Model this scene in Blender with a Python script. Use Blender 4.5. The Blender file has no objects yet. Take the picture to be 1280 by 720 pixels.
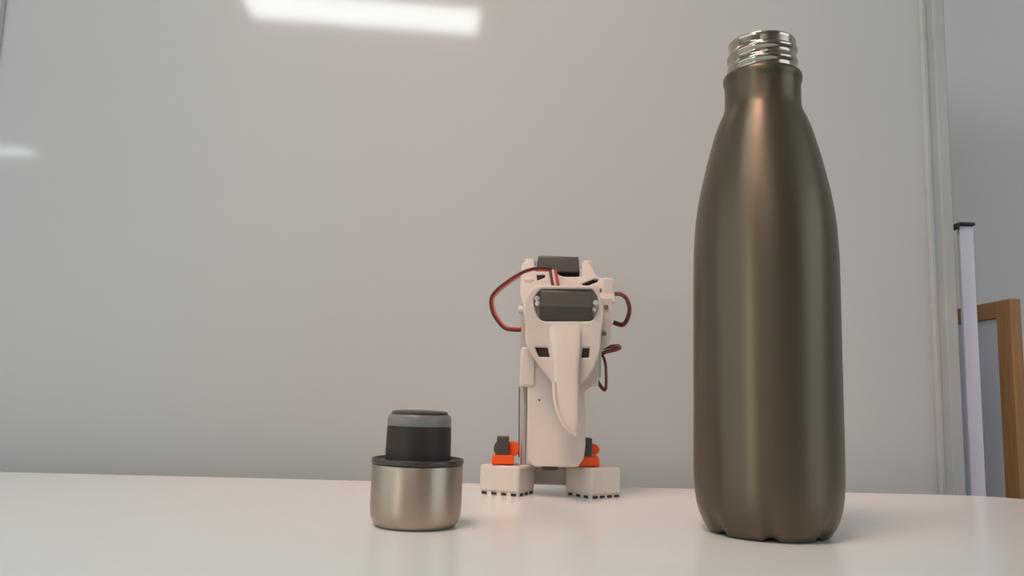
import bpy, bmesh, math, random
from mathutils import Vector, Matrix
random.seed(4)
C = bpy.context.scene
COL = C.collection
R = math.radians
PI = math.pi

# ------------------------------------------------------------------ camera
# table top is z = 0, metres; camera looks along +Y from a few cm above the table
FPX = 1000.0
PITCH, ROLL, H = R(7.75), R(1.7), 0.058
cd = bpy.data.cameras.new('camera')
cam = bpy.data.objects.new('camera', cd); COL.objects.link(cam)
cd.sensor_width = 36.0
cd.lens = FPX / 1280 * 36.0
cd.clip_start = 0.01; cd.clip_end = 50
CR = Matrix.Rotation(PI/2 + PITCH, 3, 'X') @ Matrix.Rotation(ROLL, 3, 'Z')
cam.matrix_world = Matrix.Translation((0, 0, H)) @ CR.to_4x4()
C.camera = cam

# ------------------------------------------------------------------ world, exposure
w = bpy.data.worlds.new('world'); C.world = w; w.use_nodes = True
w.node_tree.nodes['Background'].inputs[0].default_value = (0.62, 0.66, 0.68, 1)
w.node_tree.nodes['Background'].inputs[1].default_value = 0.3
C.view_settings.view_transform = 'Standard'
C.view_settings.look = 'None'
C.view_settings.exposure = 0.1
C.view_settings.gamma = 1
C.view_settings.use_curve_mapping = False

def area(name, loc, target, sx, sy, power, color):
    l = bpy.data.lights.new(name, 'AREA'); l.shape = 'RECTANGLE'; l.size = sx; l.size_y = sy
    l.energy = power; l.color = color
    o = bpy.data.objects.new(name, l); COL.objects.link(o)
    o.location = loc
    o.rotation_euler = (Vector(target) - Vector(loc)).to_track_quat('-Z', 'Y').to_euler()
    return o
# area lights added out of view as soft fill; the room has no windows
area('left_fill_light', (-3.1, -0.6, 0.9), (0, 0.3, 0.1), 2.9, 1.5, 16, (0.85, 1.0, 1.0))  # added soft light from the left, source unseen
area('bottle_stripe_light', (-5.1, -5.0, 0.55), (0, 0.3, 0.1), 1.5, 1.6, 58, (0.94, 1.0, 0.94))  # added to draw the bright stripe down the bottle
area('right_fill_light', (3.3, -0.9, 0.95), (0, 0.4, 0.1), 3.2, 1.6, 28, (0.78, 0.93, 1.0))  # added to brighten the right side
# unseen warm spot added to tint the board centre, high up left of the bottle
sl = bpy.data.lights.new('warm_fill_spot', 'SPOT'); sl.energy = 46; sl.color = (1.0, 0.50, 0.35)
sl.spot_size = R(36); sl.spot_blend = 1.0; sl.shadow_soft_size = 0.20
so = bpy.data.objects.new('warm_fill_spot', sl); COL.objects.link(so)
so.location = (-0.28, -0.10, 1.50)
so.rotation_euler = (Vector((0.03, 0.57, 0.20)) - so.location).to_track_quat('-Z', 'Y').to_euler()

# ------------------------------------------------------------------ helpers
def P(px, py, Y):
    """world point at depth Y seen at picture position px, py (used only to take measurements)"""
    d = CR @ Vector(((px - 640) / FPX, (360 - py) / FPX, -1))
    t = Y / d.y
    return Vector((d.x * t, Y, H + d.z * t))

def lin(c):
    return tuple((v/255/12.92 if v/255 <= 0.04045 else ((v/255+0.055)/1.055)**2.4) for v in c) + (1,)

def mat(name, col, rough=0.5, metal=0.0, var=0.0, scale=40.0, bump=0.0, bscale=300.0, spec=0.5, coat=0.0, **kw):
    m = bpy.data.materials.new(name); m.use_nodes = True
    nt = m.node_tree; b = nt.nodes['Principled BSDF']
    base = lin(col)
    b.inputs['Roughness'].default_value = rough
    b.inputs['Metallic'].default_value = metal
    b.inputs['Specular IOR Level'].default_value = spec
    b.inputs['Coat Weight'].default_value = coat
    for k, v in kw.items(): b.inputs[k.replace('_', ' ')].default_value = v
    tc = nt.nodes.new('ShaderNodeTexCoord')
    n = nt.nodes.new('ShaderNodeTexNoise'); n.inputs['Scale'].default_value = scale; n.inputs['Detail'].default_value = 4
    nt.links.new(tc.outputs['Object'], n.inputs['Vector'])
    r = nt.nodes.new('ShaderNodeValToRGB')
    r.color_ramp.elements[0].position = 0.3; r.color_ramp.elements[1].position = 0.7
    r.color_ramp.elements[0].color = tuple(c*(1-var) for c in base[:3]) + (1,)
    r.color_ramp.elements[1].color = tuple(min(1, c*(1+var)) for c in base[:3]) + (1,)
    nt.links.new(n.outputs['Fac'], r.inputs[0]); nt.links.new(r.outputs[0], b.inputs['Base Color'])
    if bump:
        n2 = nt.nodes.new('ShaderNodeTexNoise'); n2.inputs['Scale'].default_value = bscale
        nt.links.new(tc.outputs['Object'], n2.inputs['Vector'])
        bp = nt.nodes.new('ShaderNodeBump'); bp.inputs['Strength'].default_value = bump; bp.inputs['Distance'].default_value = 0.0004
        nt.links.new(n2.outputs['Fac'], bp.inputs['Height']); nt.links.new(bp.outputs[0], b.inputs['Normal'])
    return m

def brushed(name, col, rough, aniso, var, stretch=(60, 60, 4000)):
    """metal with lathe marks running round the body"""
    m = mat(name, col, rough, 1.0, 0.0)
    nt = m.node_tree; b = nt.nodes['Principled BSDF']
    b.inputs['Anisotropic'].default_value = aniso
    b.inputs['Anisotropic Rotation'].default_value = 0.25
    t = nt.nodes.new('ShaderNodeTangent'); t.direction_type = 'RADIAL'; t.axis = 'Z'
    nt.links.new(t.outputs[0], b.inputs['Tangent'])
    tc = nt.nodes.new('ShaderNodeTexCoord'); mp = nt.nodes.new('ShaderNodeMapping')
    mp.inputs['Scale'].default_value = stretch
    n = nt.nodes.new('ShaderNodeTexNoise'); n.inputs['Scale'].default_value = 1.0; n.inputs['Detail'].default_value = 3
    nt.links.new(tc.outputs['Object'], mp.inputs[0]); nt.links.new(mp.outputs[0], n.inputs['Vector'])
    mr = nt.nodes.new('ShaderNodeMapRange'); mr.inputs['To Min'].default_value = rough*(1-var); mr.inputs['To Max'].default_value = rough*(1+var)
    nt.links.new(n.outputs['Fac'], mr.inputs['Value']); nt.links.new(mr.outputs[0], b.inputs['Roughness'])
    return m

M = {}
M['board'] = mat('board_enamel', (195, 196, 195), 0.06, var=0.012, scale=3, spec=0.5)
M['table'] = mat('table_laminate', (234, 234, 232), 0.22, var=0.01, scale=14, bump=0.08, bscale=900)
M['alu'] = mat('grey_trim', (178, 180, 179), 0.5, 0.0, var=0.04, scale=30)
M['wall'] = mat('wall_paint', (234, 226, 225), 0.8, var=0.02, scale=6, bump=0.3, bscale=120)
M['wall_pink'] = mat('wall_paint_pinkish', (180, 168, 168), 0.8, var=0.02, scale=6)
M['ceiling'] = mat('ceiling_paint', (215, 215, 212), 0.9, var=0.01)
M['floor'] = mat('floor_vinyl', (110, 108, 104), 0.5, var=0.1, scale=8)
M['bronze'] = brushed('bronze_metal', (100, 89, 75), 0.38, 0.7, 0.12)
M['bronze'].node_tree.nodes['Principled BSDF'].inputs['Metallic'].default_value = 0.72
M['steel'] = mat('polished_steel', (180, 168, 154), 0.13, 1.0, var=0.02)
M['steel_brushed'] = brushed('brushed_steel', (174, 160, 146), 0.42, 0.5, 0.10, (60, 60, 1500))
M['black'] = mat('black_plastic', (38, 29, 25), 0.55, var=0.06, bump=0.1)
M['rim'] = mat('dark_rim_plastic', (58, 52, 48), 0.35, var=0.05)
M['grey_ring'] = mat('grey_silicone', (122, 120, 120), 0.35, var=0.04, Subsurface_Weight=0.15)
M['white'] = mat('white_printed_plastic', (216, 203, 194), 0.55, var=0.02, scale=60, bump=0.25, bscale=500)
M['white_shaded'] = mat('white_printed_plastic_shaded', (184, 172, 165), 0.6, var=0.03, scale=60)  # same white plastic, shade of the inner parts put into the colour
M['servo'] = mat('servo_black', (76, 70, 65), 0.42, var=0.06, scale=120)
M['servo_dark'] = mat('servo_dark', (70, 55, 46), 0.45, var=0.06, scale=120)
M['orange'] = mat('orange_plastic', (255, 92, 22), 0.4, var=0.04, scale=60)
M['tread_shade'] = mat('tread_gap_shade', (38, 34, 33), 0.7, var=0.1)  # dark colour painted for the shade in the tread gaps
M['chrome'] = mat('screw_chrome', (250, 250, 250), 0.18, 0.6)
M['screw_grey'] = mat('screw_grey', (120, 112, 106), 0.4)
M['w_brown'] = mat('wire_brown', (84, 46, 42), 0.45)
M['w_red'] = mat('wire_red', (168, 58, 56), 0.45)
M['w_pale'] = mat('wire_orange', (214, 142, 122), 0.45)
M['w_pink'] = mat('wire_white', (215, 180, 175), 0.45)
M['w_purple'] = mat('rod_purple', (96, 86, 120), 0.4)
M['post'] = mat('post_lavender', (214, 214, 230), 0.45, var=0.01)
M['panel'] = mat('panel_pale', (205, 210, 220), 0.35, var=0.01)
M['clip'] = mat('clip_black', (40, 40, 46), 0.4)
def wood(name, c):
    m = mat(name, c, 0.5, var=0.0); nt = m.node_tree; b = nt.nodes['Principled BSDF']
    tc = nt.nodes.new('ShaderNodeTexCoord'); mp = nt.nodes.new('ShaderNodeMapping'); mp.inputs['Scale'].default_value = (90, 90, 5)
    n = nt.nodes.new('ShaderNodeTexNoise'); n.inputs['Detail'].default_value = 6
    nt.links.new(tc.outputs['Object'], mp.inputs[0]); nt.links.new(mp.outputs[0], n.inputs['Vector'])
    r = nt.nodes.new('ShaderNodeValToRGB'); a = lin(c)
    r.color_ramp.elements[0].position = .3; r.color_ramp.elements[1].position = .75
    r.color_ramp.elements[0].color = (a[0]*.8, a[1]*.76, a[2]*.7, 1); r.color_ramp.elements[1].color = (a[0]*1.1, a[1]*1.1, a[2]*1.1, 1)
    nt.links.new(n.outputs['Fac'], r.inputs[0]); nt.links.new(r.outputs[0], b.inputs['Base Color'])
    return m
M['wood'] = wood('frame_wood', (168, 126, 80))
def emis(name, col, s):
    m = mat(name, (230, 230, 230), 0.5); b = m.node_tree.nodes['Principled BSDF']
    b.inputs['Emission Color'].default_value = col + (1,); b.inputs['Emission Strength'].default_value = s
    return m
M['lamp'] = emis('lamp_diffuser', (0.90, 0.99, 0.96), 13.5)
M['glow'] = emis('window_glass_daylight', (0.9, 0.98, 1.0), 1.2)

def link(name, me, m, parent=None, smooth=True):
    o = bpy.data.objects.new(name, me); COL.objects.link(o)
    if m: me.materials.append(m)
    if smooth:
        for p in me.polygons: p.use_smooth = True
    if parent: o.parent = parent
    return o

def obj(name, bm, m, parent=None, smooth=True, bevel=0, seg=2, origin=None):
    if origin is not None:
        bmesh.ops.translate(bm, verts=bm.verts, vec=-Vector(origin))
    bmesh.ops.recalc_face_normals(bm, faces=bm.faces)
    me = bpy.data.meshes.new(name); bm.to_mesh(me); bm.free()
    o = link(name, me, m, parent, smooth)
    if origin is not None: o.location = origin
    if bevel:
        b = o.modifiers.new('bevel', 'BEVEL'); b.width = bevel; b.segments = seg; b.limit_method = 'ANGLE'; b.angle_limit = R(40)
    if smooth:
        me.set_sharp_from_angle(angle=R(42))
    return o

def thing(name, label, cat, loc, group=None):
    o = bpy.data.objects.new(name, None); COL.objects.link(o); o.location = loc
    o.empty_display_size = 0.02
    o['label'] = label; o['category'] = cat
    if group: o['group'] = group
    return o
def struct(o): o['kind'] = 'structure'; return o
def tag(o, label, cat, group=None):
    o['label'] = label; o['category'] = cat
    if group: o['group'] = group
    return o

def box(bm, x0, x1, y0, y1, z0, z1, mtx=None):
    vs = [bm.verts.new((x, y, z)) for z in (z0, z1) for y in (y0, y1) for x in (x0, x1)]
    for f in ((0,1,3,2), (4,6,7,5), (0,4,5,1), (2,3,7,6), (0,2,6,4), (1,5,7,3)):
        bm.faces.new([vs[i] for i in f])
    if mtx:
        for v in vs: v.co = mtx @ v.co
    return bm
def B(*a, mtx=None): return box(bmesh.new(), *a, mtx=mtx)

def lathe(prof, n=96, closed=False, rad=None):
    """prof: list of (r, z) ; rad(a, r, z) may alter the ring point"""
    bm = bmesh.new(); rings = []
    for r, z in prof:
        if r < 1e-7: rings.append([bm.verts.new((0, 0, z))]); continue
        ring = []
        for i in range(n):
            a = 2*PI*i/n
            rr, zz = rad(a, r, z) if rad else (r, z)
            ring.append(bm.verts.new((rr*math.cos(a), rr*math.sin(a), zz)))
        rings.append(ring)
    pairs = list(zip(rings, rings[1:]))
    if closed: pairs.append((rings[-1], rings[0]))
    for a, b in pairs:
        for i in range(n):
            j = (i+1) % n
            if len(a) == 1 and len(b) == 1: continue
            if len(a) == 1: bm.faces.new((a[0], b[i], b[j]))
            elif len(b) == 1: bm.faces.new((a[i], a[j], b[0]))
            else: bm.faces.new((a[i], a[j], b[j], b[i]))
    return bm

def smooth_path(pts, n=8):
    out = []
    for i in range(len(pts)-1):
        p0 = pts[max(i-1, 0)]; p1 = pts[i]; p2 = pts[i+1]; p3 = pts[min(i+2, len(pts)-1)]
        for k in range(n):
            t = k/n
            out.append(0.5*((2*p1) + (p2-p0)*t + (2*p0-5*p1+4*p2-p3)*t*t + (3*p1-p0-3*p2+p3)*t**3))
    out.append(pts[-1]); return out

def tube(pts, r, n=8):
    bm = bmesh.new(); rings = []
    up = Vector((0, 1, 0))
    for i, p in enumerate(pts):
        t = (pts[min(i+1, len(pts)-1)] - pts[max(i-1, 0)]).normalized()
        s = t.cross(up)
        if s.length < 1e-4: s = t.cross(Vector((1, 0, 0)))
        s.normalize(); u = s.cross(t).normalized()
        rings.append([bm.verts.new(p + r*(math.cos(2*PI*k/n)*s + math.sin(2*PI*k/n)*u)) for k in range(n)])
    for a, b in zip(rings, rings[1:]):
        for i in range(n): bm.faces.new((a[i], a[(i+1) % n], b[(i+1) % n], b[i]))
    bm.faces.new(rings[0]); bm.faces.new(rings[-1]); return bm

def round_poly(pts, r, seg=4):
    """round every corner of a 2D polygon; r a number or a list"""
    out = []; n = len(pts)
    for i in range(n):
        p = Vector(pts[i]); a = Vector(pts[i-1]); b = Vector(pts[(i+1) % n])
        rr = r[i] if isinstance(r, (list, tuple)) else r
        if rr <= 0: out.append(tuple(p)); continue
        da = (a-p); db = (b-p)
        k = min(rr, da.length*0.45, db.length*0.45)
        A = p + da.normalized()*k; Bp = p + db.normalized()*k
        for s in range(seg+1):
            t = s/seg
            out.append(tuple((1-t)**2*A + 2*t*(1-t)*p + t*t*Bp))
    return out

def plate(name, outline, holes, Y, thick, m, parent, bevel=0.0004, lean=0.0, z0=0.0, rot=None):
    """2D outlines in world (x, z), front face at depth Y, thickness going back; real holes"""
    cu = bpy.data.curves.new(name, 'CURVE'); cu.dimensions = '2D'; cu.fill_mode = 'BOTH'
    cu.extrude = thick/2 - bevel; cu.bevel_depth = bevel; cu.bevel_resolution = 1
    for k, loop in enumerate([outline] + list(holes)):
        s = cu.splines.new('POLY'); s.points.add(len(loop)-1); s.use_cyclic_u = True
        for q, (x, z) in zip(s.points, loop): q.co = (x, z, 0, 1)
    cu.offset = -bevel
    t = bpy.data.objects.new('tmp', cu)
    COL.objects.link(t)
    dg = bpy.context.evaluated_depsgraph_get()
    me = bpy.data.meshes.new_from_object(t.evaluated_get(dg))
    bpy.data.objects.remove(t); bpy.data.curves.remove(cu)
    me.name = name; me.materials.clear()
    for v in me.vertices:
        x, z, d = v.co
        v.co = (x, Y + thick/2 - d + lean*(z - z0), z)
    me.flip_normals() if False else None
    o = link(name, me, m, parent)
    me.set_sharp_from_angle(angle=R(35))
    return o

# ------------------------------------------------------------------ room
ZC, ZF = 1.80, -0.74
YAW = R(2.9)                            # the board and table edge are turned slightly
YB = 0.59                               # front face of the board
XL, XR, YN, YW = -5.2, 3.6, -6.2, 0.95  # room limits
struct(obj('floor', B(XL-.1, XR+.1, YN-.1, YW+.1, ZF-.1, ZF), M['floor'], smooth=False))
struct(obj('ceiling', B(XL-.1, XR+.1, YN-.1, YW+.1, ZC, ZC+.1), M['ceiling'], smooth=False))
struct(obj('wall_front', B(XL-.1, XR+.1, YW, YW+.1, ZF, ZC), M['wall'], smooth=False))
struct(obj('wall_rear', B(XL-.1, XR+.1, YN-.1, YN, ZF, ZC), M['wall'], smooth=False))
struct(obj('wall_left', B(XL-.1, XL, YN, YW, ZF, ZC), M['wall'], smooth=False))
struct(obj('wall_right', B(XR, XR+.1, YN, YW, ZF, ZC), M['wall'], smooth=False))

# whiteboard standing behind the table
xl = P(20, 60, YB).x; xr = P(1165, 300, YB+.012).x
wb = thing('whiteboard', 'large glossy white board behind the table, reflecting a ceiling lamp', 'whiteboard', ((xl+xr)/2, YB, -0.5))
o = obj('writing_surface', B(xl, xr, YB, YB+.012, -0.5, 0.75), M['board'], wb, smooth=False); o.location = -wb.location
def trim_side(x, s, name='side_trim'):
    # ribbed aluminium profile, seen from the front
    bm = bmesh.new()
    prof = [(0, -.0015), (.0015, -.0035), (.004, -.0035), (.005, -.001), (.011, -.001), (.012, -.0025), (.0195, -.0025), (.0215, .0), (.0215, .016), (0, .016)]
    lo = [bm.verts.new((x+s*a, YB+b, -0.5)) for a, b in prof]; hi = [bm.verts.new((x+s*a, YB+b, 0.76)) for a, b in prof]
    n = len(prof)
    for i in range(n): bm.faces.new((lo[i], lo[(i+1) % n], hi[(i+1) % n], hi[i]))
    bm.faces.new(lo); bm.faces.new(hi)
    t = obj(name, bm, M['alu'], wb, smooth=False); t.location = -wb.location
trim_side(xr, 1); trim_side(xl, -1)
t = obj('top_trim', B(xl, xr, YB-.003, YB+.016, .75, .768), M['alu'], wb, smooth=False); t.location = -wb.location
for s in (-.35, .35):
    t = obj('leg', B((xl+xr)/2+s-.012, (xl+xr)/2+s+.012, YB+.0125, YB+.035, ZF, -.3), M['alu'], wb, smooth=False); t.location = -wb.location

wb.rotation_euler.z = YAW
# table with rounded far right corner
XT1 = 0.362; XT0 = -1.1; Y0 = -0.85; Y1 = 0.549
xs = P(1228, 617, .54).x
rad = max(XT1 - xs, 0.02)
Y1 += XT1*math.tan(YAW)*.9
bm = bmesh.new()
out = [(XT0, Y0), (XT1, Y0)]
for k in range(13):
    a = k/12*PI/2
    out.append((XT1-rad+rad*math.cos(a), Y1-rad+rad*math.sin(a)))
out.append((XT0, Y1 - (XT1 - rad - XT0)*math.tan(YAW)))
lo = [bm.verts.new((x, y, -.025)) for x, y in out]; hi = [bm.verts.new((x, y, 0)) for x, y in out]
for i in range(len(out)): bm.faces.new((lo[i], lo[(i+1) % len(out)], hi[(i+1) % len(out)], hi[i]))
bm.faces.new(lo); bm.faces.new(hi)
tb = thing('table', 'white laminate table with a rounded far corner, in front of the board', 'table', (0, 0, ZF))
t = obj('tabletop', bm, M['table'], tb, bevel=.0012, seg=3); t.location = (0, 0, -ZF)
for x in (XT0+.08, XT1-.08):
    for y in (Y0+.08, Y1-.08):
        t = obj('leg', B(x-.02, x+.02, y-.02, y+.02, ZF, -.025), M['alu'], tb, smooth=False, bevel=.002); t.location = (0, 0, -ZF)

# ------------------------------------------------------------------ ceiling lamps
def ceiling_lamp(x, y, sx, sy, label):
    t = thing('ceiling_light', label, 'lamp', (x, y, ZC), 'ceiling lamps')
    f = bmesh.new()
    for a in ((-sx/2-.02, -sx/2, -sy/2-.02, sy/2+.02), (sx/2, sx/2+.02, -sy/2-.02, sy/2+.02), (-sx/2, sx/2, -sy/2-.02, -sy/2), (-sx/2, sx/2, sy/2, sy/2+.02)):
        box(f, *a, -.03, 0)
    obj('frame', f, M['alu'], t, smooth=False)
    obj('diffuser', B(-sx/2, sx/2, -sy/2, sy/2, -.02, -.01), M['lamp'], t, smooth=False)
    return t
LL = 'long white ceiling lamp with a grey frame'
a = P(300, 38, 1); 
ceiling_lamp(-0.42, -2.33, 1.05, .27, LL + ', mirrored at the top of the board')
ceiling_lamp(-3.68, -5.0, 1.20, .15, LL + ', mirrored at the left edge of the board')
ceiling_lamp(-0.70, -0.35, 1.2, .27, LL + ', added out of view above the table')  # unseen lamp added to light the tabletop from above

# ------------------------------------------------------------------ bottle
bx = P(960, 640, 0.375); bx.x = .1198; BX, BY = bx.x, 0.375
def prof_from_px(rows, cx=None):
    return rows
# (radius, z) in metres
BPROF = 'BOTTLE'
bt = thing('water_bottle', 'tall brown bronze metal bottle standing open without its cap', 'bottle', (BX, BY, 0))
prof = [(0, .0035), (.016, .0035), (.0215, .0028), (.0240, .0006), (.0256, .0002), (.0271, .0013), (.0290, .0043), (.0308, .0086), (.0320, .0130), (.0327, .0180), (.0331, .0240),
        (.03325, .034), (.0332, .060), (.0332, .090), (.0332, .115), (.0331, .127), (.0325, .139), (.0319, .1455), (.0310, .1520), (.0299, .1585), (.0284, .1655),
        (.0266, .1735), (.0248, .1805), (.0226, .1885), (.0204, .1945), (.01865, .1982), (.01805, .2005), (.0179, .2040), (.0179, .2108), (.0181, .2126), (.0186, .2138), (.0187, .2156), (.0184, .2168), (.0176, .2174), (.0164, .2174)]
def dimple(a, r, z):
    if z > .014 or r < .022: return r, z
    k = math.cos(7*(a + PI/2 + R(14.7)))          # seven shallow scallops round the base
    k = max(0, (k - .45)/.55)**1.2
    f = max(0, 1 - z/.014)
    return r - .0013*k*f*(r/.03), z + .0016*k*f
obj('bottle_body', lathe(prof, 168, rad=dimple), M['bronze'], bt)
# threaded steel mouth
def mouth():
    pr = [(.0166, .2490), (.0166, .2502), (.0170, .2510), (.0173, .2518)]
    bm = bmesh.new()
    n = 144; rows = 40; z0, z1 = .2160, .2342
    rings = []
    for k in range(rows+1):
        z = z0 + (z1-z0)*k/rows; ring = []
        for i in range(n):
            a = 2*PI*i/n
            ph = (z - .2172 - .0062*(a/(2*PI))) / .0062
            ph = ph - math.floor(ph)
            d = min(ph, 1-ph)
            bump = .0010*max(0, 1-(d/.34)**2) if .0025 < z-z0 < .0135 else 0
            r = .0158 + bump + (.0002 if k > 37 else 0)
            if k == rows: r -= .0004
            ring.append(bm.verts.new((r*math.cos(a), r*math.sin(a), z)))
        rings.append(ring)
    for r, z in ((.0150, .2343), (.0146, .2338), (.0146, .205)):
        rings.append([bm.verts.new((r*math.cos(2*PI*i/n), r*math.sin(2*PI*i/n), z)) for i in range(n)])
    for a, b in zip(rings, rings[1:]):
        for i in range(n): bm.faces.new((a[i], a[(i+1) % n], b[(i+1) % n], b[i]))
    return bm
obj('threaded_mouth', mouth(), M['steel'], bt)

# ------------------------------------------------------------------ cap standing on the table
cx_ = P(519.5, 640, .368); CX, CY = cx_.x, .368
cp = thing('bottle_cap', 'brushed steel bottle cap upside down with its black plug up', 'cap', (CX, CY, 0))
obj('steel_shell', lathe([(0, .0001), (.0165, .0001), (.0178, .0006), (.0192, .0024), (.0200, .0050), (.0203, .0080), (.0203, .0262), (.0201, .0268), (.0194, .0268), (.0192, .0262), (.0192, .012), (0, .012)], 128), M['steel_brushed'], cp)
obj('rim_seal', lathe([(.0148, .0268), (.0185, .0268), (.01885, .0272), (.0204, .0272), (.0206, .0276), (.0206, .0290), (.0203, .0295), (.0196, .0296), (.0188, .0284), (.0150, .0282), (.0148, .0280)], 128, closed=True), M['rim'], cp)
obj('plug', lathe([(.0147, .0130), (.0147, .0300), (.0145, .0400), (.0143, .0438), (0, .0438)], 96), M['black'], cp)
obj('seal_ring', lathe([(.0120, .0438), (.0143, .0438), (.01445, .0443), (.0144, .0465), (.0141, .0480), (.0135, .0488), (.0120, .0490)], 96, closed=True), M['grey_ring'], cp)
obj('top_disc', lathe([(0, .0438), (.0119, .0438), (.0119, .0490), (.0127, .0490), (.0128, .0494), (.0126, .0500), (.0120, .0503), (.0100, .0506), (0, .0510)], 96), M['rim'], cp)

# ------------------------------------------------------------------ robot
RY = 0.49
ro = P(690, 612, RY); RX = ro.x
rb = thing('toy_robot', 'small white 3D printed elephant-like robot with black servos and orange ankles', 'robot', (RX, RY, 0))
INV = -Vector((RX, RY, 0))
def part(o): 
    o.location = o.location + INV if o.parent is rb else o.location
    return o
def px2(pts, Y): return [(P(x, y, Y).x, P(x, y, Y).z) for x, y in pts]
S = 1/2040.0     # metres per pixel around the robot
def pbox(x0, y0, x1, y1, Y, Yb):   # box whose front face is measured at depth Y
    a = P(x0, y1, Y); b = P(x1, y0, Y)
    return (a.x, b.x, Y, Yb, a.z, b.z)

# torso core
part(obj('torso', B(*pbox(659, 392, 753, 470, .4825, .512)), M['white_shaded'], rb, bevel=.0015))
# belly plate with cut corners
part(plate('belly_plate', px2(round_poly([(659, 455), (660, 574), (667, 583), (722, 584), (730, 573), (732, 556), (731, 491), (735, 486), (741, 482), (741, 440), (700, 440)], [0, 2, 3, 3, 3, 3, 2, 2, 2, 0, 0]), .4775), [px2([(674.4+1.2*math.cos(a*PI/4), 500+1.2*math.sin(a*PI/4)) for a in range(8)], .4775)], .4775, .004, M['white'], rb, .0007))
part(obj('belly_box', B(*pbox(663, 470, 727, 578, .4816, .503)), M['white_shaded'], rb, bevel=.001))
# shoulder blocks
part(obj('hip_block', B(*pbox(650, 434, 670, 483, .4765, .505)), M['white'], rb, bevel=.0012))
part(obj('hip_block', B(*pbox(733, 436, 749, 482, .4805, .506)), M['white'], rb, bevel=.0012))
# right shoulder side panel with two screw holes
scr = lambda x, y, r: [(x+r*math.cos(a*PI/6), y+r*math.sin(a*PI/6)) for a in range(12)]
part(plate('side_panel', px2(round_poly([(748, 372), (766, 372), (766, 404), (762, 432), (748, 440)], 2), .484), [], .484, .020, M['white'], rb, .0006))
for x, y in ((757.5, 384), (755, 417)):
    b = lathe([(0, -.0006), (.0012, -.0006), (.0014, 0), (.0014, .001), (0, .001)], 16)
    bmesh.ops.rotate(b, verts=b.verts, matrix=Matrix.Rotation(PI/2, 3, 'X'))
    bmesh.ops.translate(b, verts=b.verts, vec=P(x, y, .484))
    part(obj('screw', b, M['screw_grey'], rb))
part(obj('side_arm', B(*pbox(651, 386, 660, 436, .488, .508)), M['white_shaded'], rb, bevel=.001))
b = lathe([(0, -.003), (.0022, -.003), (.0025, -.0024), (.0025, .004), (0, .004)], 24)
bmesh.ops.rotate(b, verts=b.verts, matrix=Matrix.Rotation(PI/2, 3, 'Y')); bmesh.ops.translate(b, verts=b.verts, vec=P(654, 387, .489))
part(obj('pivot_pin', b, M['white'], rb))

# back plate on top, leaning back, with slots
zt = P(700, 378, .480).z
top_out = round_poly([(651, 344), (653, 326), (662, 321), (668, 322), (670, 337), (692, 337), (704, 344), (728, 344), (729, 325), (735, 322), (741, 330), (748, 345), (764, 346), (768, 352), (770, 378), (752, 380), (655, 386), (650, 368)],
                     [3, 3, 3, 2, 1, 4, 4, 1, 3, 3, 5, 5, 3, 3, 2, 2, 3, 5])
slots = [round_poly([(727.5, 354), (744, 346.5), (749.5, 347.5), (749, 350.5), (733, 357)], 1.5), round_poly([(744.5, 358), (755, 360.5), (754, 364), (748.5, 366)], 1), round_poly([(671.5, 342), (682.5, 341.5), (681.5, 345.5), (672, 349)], 1)]
part(plate('back_plate', px2(top_out, .486), [px2(s, .486) for s in slots], .486, .004, M['white'], rb, .0008, lean=.35, z0=zt))
part(obj('slot_backing', B(*pbox(665, 350, 757, 384, .498, .508)), M['servo_dark'], rb, bevel=.001))
part(obj('shoulder_block', B(*pbox(752, 347, 768, 377, .4885, .516)), M['white'], rb, bevel=.0015))
part(obj('shoulder_block', B(*pbox(652, 347, 668, 380, .4905, .516)), M['white'], rb, bevel=.0015))
part(obj('post', B(*pbox(655, 323, 669, 352, .503, .520)), M['white'], rb, bevel=.0015))
part(obj('post', B(*pbox(729, 325, 741, 352, .503, .520)), M['white'], rb, bevel=.0015))

def servo(x0, y0, x1, y1, Y, Yb, split, screws, taper=0, name='servo'):
    a = P(x0, y1, Y); b = P(x1, y0, Y)
    sv = bpy.data.objects.new(name, None)
    zs = a.z + (b.z-a.z)*split
    bm = bmesh.new(); d = .0018
    # case: sloping lower front, flat upper front
    pr = [(Yb, a.z), (Y+d*2.6, a.z), (Y, zs), (Y+d*1.2, b.z-d*.4), (Y+d*1.9, b.z), (Yb, b.z)]
    L = []
    for x, tp in ((a.x, taper), (b.x, -taper)):
        L.append([bm.verts.new((x + tp*((z-a.z)/(b.z-a.z)), y, z)) for y, z in pr])
    n = len(pr)
    for i in range(n): bm.faces.new((L[0][i], L[0][(i+1) % n], L[1][(i+1) % n], L[1][i]))
    bm.faces.new(L[0]); bm.faces.new(L[1])
    s = part(obj(name, bm, M['servo'], rb, bevel=.0006))
    s['label'] = 'black servo motor case'
    for (x, y, r) in screws:
        c = lathe([(0, -.0012), (r*.7, -.0011), (r, -.0004), (r, .0012), (0, .0012)], 20)
        box(c, -r*.75, r*.75, -r*.13, r*.13, -.00125, -.0010)
        bmesh.ops.rotate(c, verts=c.verts, matrix=Matrix.Rotation(PI/2, 3, 'X') @ Matrix.Rotation(R(180), 3, 'X'))
        bmesh.ops.translate(c, verts=c.verts, vec=P(x, y, Y+.0006))
        k = obj('screw', c, M['chrome'], s)
    return s
servo(674, 363, 742, 400.5, .464, .482, .44, [(671.3, 373, .0015), (672, 379.5, .0015), (744.5, 378.5, .0016), (743, 387, .0012)], .0005)
servo(671, 320, 725.5, 344, .499, .520, .2, [(668.5, 329, .0012), (728.5, 333, .0014), (729, 340, .0011)], .0008)

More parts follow.
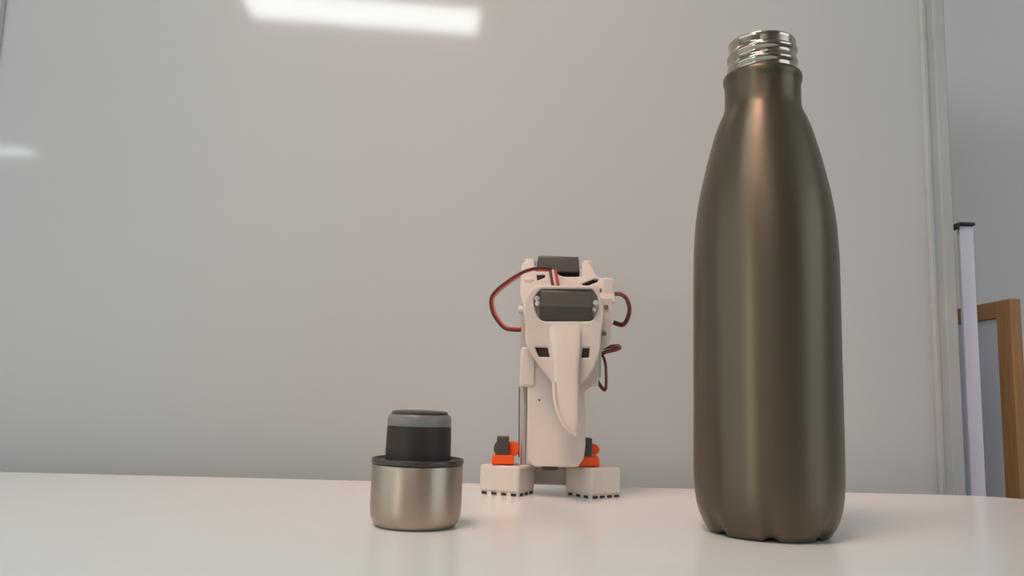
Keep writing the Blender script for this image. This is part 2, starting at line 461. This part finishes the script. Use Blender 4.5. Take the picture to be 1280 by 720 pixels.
# head shell: plate with servo opening and eye openings
HY = .4665
head = round_poly([(656, 372), (668, 356.5), (742, 356.5), (752.5, 374), (756, 392), (752, 412), (750, 440), (742, 462), (731, 478), (721, 484), (694, 484), (688, 474), (678, 462), (668, 448), (657, 430), (657, 404), (654, 392)],
                  [6, 8, 8, 8, 8, 8, 8, 8, 6, 3, 3, 3, 6, 6, 4, 8, 4])
cut = round_poly([(676, 361.5), (741, 361.5), (748, 372), (747, 388), (741, 401.5), (677, 401.5), (669.5, 391), (667, 373)], [3, 3, 4, 4, 6, 6, 5, 4])
eyeL = round_poly([(669, 434), (685, 434.5), (687.5, 446.5), (674, 446), (671, 440)], .8)
eyeR = round_poly([(728.5, 435), (737.5, 435), (736.5, 447), (726.5, 447)], .8)
part(plate('head_shell', px2(head, HY), [px2(cut, HY), px2(eyeL, HY), px2(eyeR, HY)], HY, .010, M['white'], rb, .0010))
part(obj('eye_backing', B(*pbox(668, 432, 739, 449, HY+.0035, HY+.0145)), M['servo_dark'], rb, bevel=.0005))
part(obj('inner_plate', B(*pbox(664, 359, 750, 404, HY+.0045, HY+.0120)), M['white'], rb, bevel=.0005))

# trunk: loft of rounded sections from the brow down to the curled tip
def trunk():
    bm = bmesh.new(); rings = []
    rows = [  # py, left, right, front Y, back Y
        (402, 687, 727, .4668, .470), (408, 687, 727, .4660, .470), (416, 687.5, 726.5, .4645, .470), (428, 688.5, 726.5, .4625, .470), (442, 690, 726, .4608, .470), (458, 691.5, 724.5, .4594, .469),
        (470, 692.5, 724, .4582, .468), (484, 693, 724, .4568, .466), (498, 693, 724, .4552, .464), (510, 694, 724, .4538, .4615),
        (520, 696.5, 723.5, .4524, .459), (529, 700, 723, .4514, .457), (536, 704, 721.5, .4506, .455), (541, 709, 721.5, .4502, .4535), (544, 714, 721, .4502, .4525)]
    n = 24
    for py, xl_, xr_, yf, yb in rows:
        a = P(xl_, py, yf); b = P(xr_, py, yf); cx = (a.x+b.x)/2; hw = (b.x-a.x)/2; hd = (yb-yf)/2; cy = (yf+yb)/2
        ring = []
        for k in range(n):
            t = 2*PI*k/n; c, s = math.cos(t), math.sin(t); e = .42
            ring.append(bm.verts.new((cx + hw*math.copysign(abs(c)**e, c), cy + hd*math.copysign(abs(s)**e, s), a.z)))
        rings.append(ring)
    for a, b in zip(rings, rings[1:]):
        for i in range(n): bm.faces.new((a[i], a[(i+1) % n], b[(i+1) % n], b[i]))
    bm.faces.new(rings[0]); bm.faces.new(rings[-1]); return bm
tk = part(obj('trunk', trunk(), M['white'], rb))
# raised rim along the curled left edge of the trunk
rim = smooth_path([P(x, y, Y) for x, y, Y in ((692.5, 478, .4580), (693.5, 498, .4550), (696, 511, .4535), (699.5, 521, .4522), (704.5, 531, .451), (711, 538.5, .4504), (720, 544, .4500))], 5)
k = obj('trunk_edge', tube(rim, .0011, 8), M['white'], tk)
k.matrix_parent_inverse = Matrix.Identity(4)

# feet: splayed blocks with dark blocks for the shade between tread teeth
def foot(px, py, yaw, w, d, hgt, Yc):
    c = P(px, py, Yc); c.z = 0
    mt = Matrix.Translation((c.x, c.y, 0)) @ Matrix.Rotation(yaw, 4, 'Z')
    f = part(obj('foot', B(-w/2, w/2, -d/2, d/2, .0018, hgt, mtx=mt), M['white'], rb, bevel=.0016, seg=3))
    part_child(f, 'sole', B(-w/2+.0006, w/2-.0006, -d/2+.0006, d/2-.0006, 0, .0030, mtx=mt), M['white'])
    e = .0007
    for i in range(4):                        # dark blocks stand in for shaded gaps all round the edge
        t = -w/2 + .0034 + i*(w-.0068)/3
        for q in ((t-.0016, t+.0016, -d/2-.0001, -d/2+.002), (t-.0016, t+.0016, d/2-.002, d/2+.0001)):
            part_child(f, 'slot_shade', B(*q, .0005, .0018, mtx=mt), M['tread_shade'])
    for i in range(3):
        u = -d/2 + .0050 + i*(d-.0100)/2
        for q in ((-w/2-.0001, -w/2+.002, u-.0016, u+.0016), (w/2-.002, w/2+.0001, u-.0016, u+.0016)):
            part_child(f, 'slot_shade', B(*q, .0005, .0018, mtx=mt), M['tread_shade'])
    return f
def part_child(f, name, bm, m):
    return obj(name, bm, m, f, smooth=False)
foot(634, 610, R(-25), .0260, .0240, P(634, 583, .48).z, .4955)
foot(741, 610, R(36), .0240, .0240, P(741, 585, .48).z, .4955)

# ankles
def ankle(sx, base, box_, disc, bulge):
    zb = P(base[0], base[3], .489).z
    t = part(plate('ankle_base', px2(round_poly(base_poly(base), 2), .486), [], .486, .014, M['orange'], rb, .0006)); t['label'] = 'orange ankle bracket'
    s = part(obj('ankle_servo', B(*pbox(*box_, .487, .499)), M['servo'], rb, bevel=.0005)); s['label'] = 'small black ankle servo'
    if bulge:
        b = lathe([(0, -.001), (.0044, -.001), (.0048, 0), (.0048, .008), (0, .008)], 32)
        bmesh.ops.rotate(b, verts=b.verts, matrix=Matrix.Rotation(-PI/2, 3, 'X')); bmesh.ops.translate(b, verts=b.verts, vec=P(bulge[0], bulge[1], .4885))
        k = obj('servo_gear_cover', b, M['servo'], s); k['label'] = 'black round gear cover'
    b = lathe([(0, -.001), (disc[2]*.85, -.001), (disc[2], 0), (disc[2], .006), (0, .006)], 32)
    bmesh.ops.rotate(b, verts=b.verts, matrix=Matrix.Rotation(-PI/2, 3, 'X')); bmesh.ops.translate(b, verts=b.verts, vec=P(disc[0], disc[1], .4915))
    t = part(obj('servo_horn', b, M['orange'], rb)); t['label'] = 'orange round servo horn'
def base_poly(b):
    x0, y0, x1, y1, sl = b
    return [(x0+sl, y0), (x1, y0), (x1+1, y1), (x0, y1)]
ankle(-1, (614, 569, 642, 580.5, 1.5), (620.5, 546, 636.5, 570), (641, 561, .0044), (627, 560.5))
ankle(1, (721, 571, 749, 583, 6), (729, 548, 740.5, 572), (743, 562, .0032), None)

# rear leg struts from the ankles up to the body
part(obj('leg', B(*pbox(650.5, 480, 660, 583, .494, .503)), M['white_shaded'], rb, bevel=.001))
part(obj('leg', B(*pbox(717, 480, 727, 583, .5035, .511)), M['white_shaded'], rb, bevel=.001))
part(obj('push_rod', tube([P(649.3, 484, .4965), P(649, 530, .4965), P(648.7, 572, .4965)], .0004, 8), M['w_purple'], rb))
part(obj('ankle_link', B(*pbox(664, 585, 712, 605, .503, .507)), M['white_shaded'], rb, bevel=.001))
part(obj('battery_tab', B(*pbox(678, 580, 698, 588, .484, .495)), M['servo_dark'], rb, bevel=.001))

# cables: each a flat ribbon of three wires
def cable(path, gap, cols, r=.00062, n=8):
    pts = smooth_path([P(*p) for p in path], n)
    mid = part(obj('cable', tube(pts, r, 8), M[cols[1]], rb)); mid['label'] = 'three-wire servo cable'
    for s, cl in ((-1, cols[0]), (1, cols[2])):
        q = []
        for i, p in enumerate(pts):
            t = (pts[min(i+1, len(pts)-1)] - pts[max(i-1, 0)]).normalized()
            side = t.cross(Vector((0, 1, 0))).normalized()
            q.append(p + side*gap[0]*s + Vector((0, gap[1]*s, 0)))
        k = obj('wire', tube(q, r, 8), M[cl], mid)
cable([(697, 343, .499), (688, 338, .4955), (672, 336.5, .494), (655, 341, .493), (637, 351.5, .491), (621, 364.5, .4895), (614.8, 375, .489), (617, 390, .489), (623.5, 401, .489), (631, 409, .489), (641, 411.5, .489), (655, 411.5, .4915)], (.0010, .0004), ('w_brown', 'w_red', 'w_pale'))
cable([(691, 338, .494), (692.5, 347, .4885), (694.5, 357.5, .4825)], (.0017, .0002), ('w_brown', 'w_pink', 'w_red'), r=.00088)
cable([(767, 367.5, .495), (775, 367.5, .494), (783, 373, .493), (787, 386, .493), (784, 399, .493), (778, 406, .494), (767, 403, .497)], (.0008, .0007), ('w_brown', 'w_brown', 'w_red'), r=.00065)
cable([(749, 436.5, .492), (762, 433.5, .490), (772.5, 432.5, .4895), (774.5, 435, .4895), (768, 437.5, .490), (757, 440, .491), (751, 443, .493)], (.0006, .0008), ('w_brown', 'w_red', 'w_brown'), r=.00058)
cable([(753, 444, .494), (756.5, 453, .492), (757.8, 470, .4905), (757.2, 486, .4905), (753.5, 486, .4905), (748, 478, .4915), (742, 466, .494)], (.0005, .0008), ('w_brown', 'w_brown', 'w_red'), r=.00050)

# ------------------------------------------------------------------ things on the right, behind the table
YP = 0.62
a = P(1199, 282, YP); b = P(1216.5, 282, YP)
w_ = (b.x-a.x)
ps = thing('stand_post', 'slim pale lavender upright with a black clip on top', 'stand', ((a.x+b.x)/2, YP, ZF))
o = obj('post', B(-w_/2, w_/2, 0, .004, 0, a.z-ZF), M['post'], ps, bevel=.0008)
clipbm = B(-w_/2-.0015, w_/2+.0008, -.002, .006, a.z-ZF, a.z-ZF+.0026)
box(clipbm, -w_/2-.0030, -w_/2-.0006, -.002, .006, a.z-ZF-.0030, a.z-ZF+.0018)
o = obj('clip', clipbm, M['clip'], ps, bevel=.0008)
o = obj('foot_plate', B(-.02, .035, -.03, .028, 0, .012), M['clip'], ps, bevel=.003)

# wooden framed pale board standing edge-on, its face towards the left
FY = .66
A = P(1262, 373, FY)
t = thing('framed_board', 'pale board in an orange-brown wooden frame at the right edge', 'board', (A.x, FY, ZF))
hh = A.z - ZF; L = .24; W = .020; D = .0092
for nm, y0, y1, z0, z1, m, x0, x1 in (('frame_stile', 0, W, 0, hh, 'wood', 0, D), ('frame_stile', L-W, L, 0, hh, 'wood', 0, D),
        ('frame_rail', W, L-W, hh-.0145, hh, 'wood', 0, D), ('frame_rail', W, L-W, 0, .0145, 'wood', 0, D), ('panel', W, L-W, .0145, hh-.0145, 'panel', .002, .007)):
    obj(nm, B(x0, x1, y0, y1, z0, z1), M[m], t, bevel=.0008)
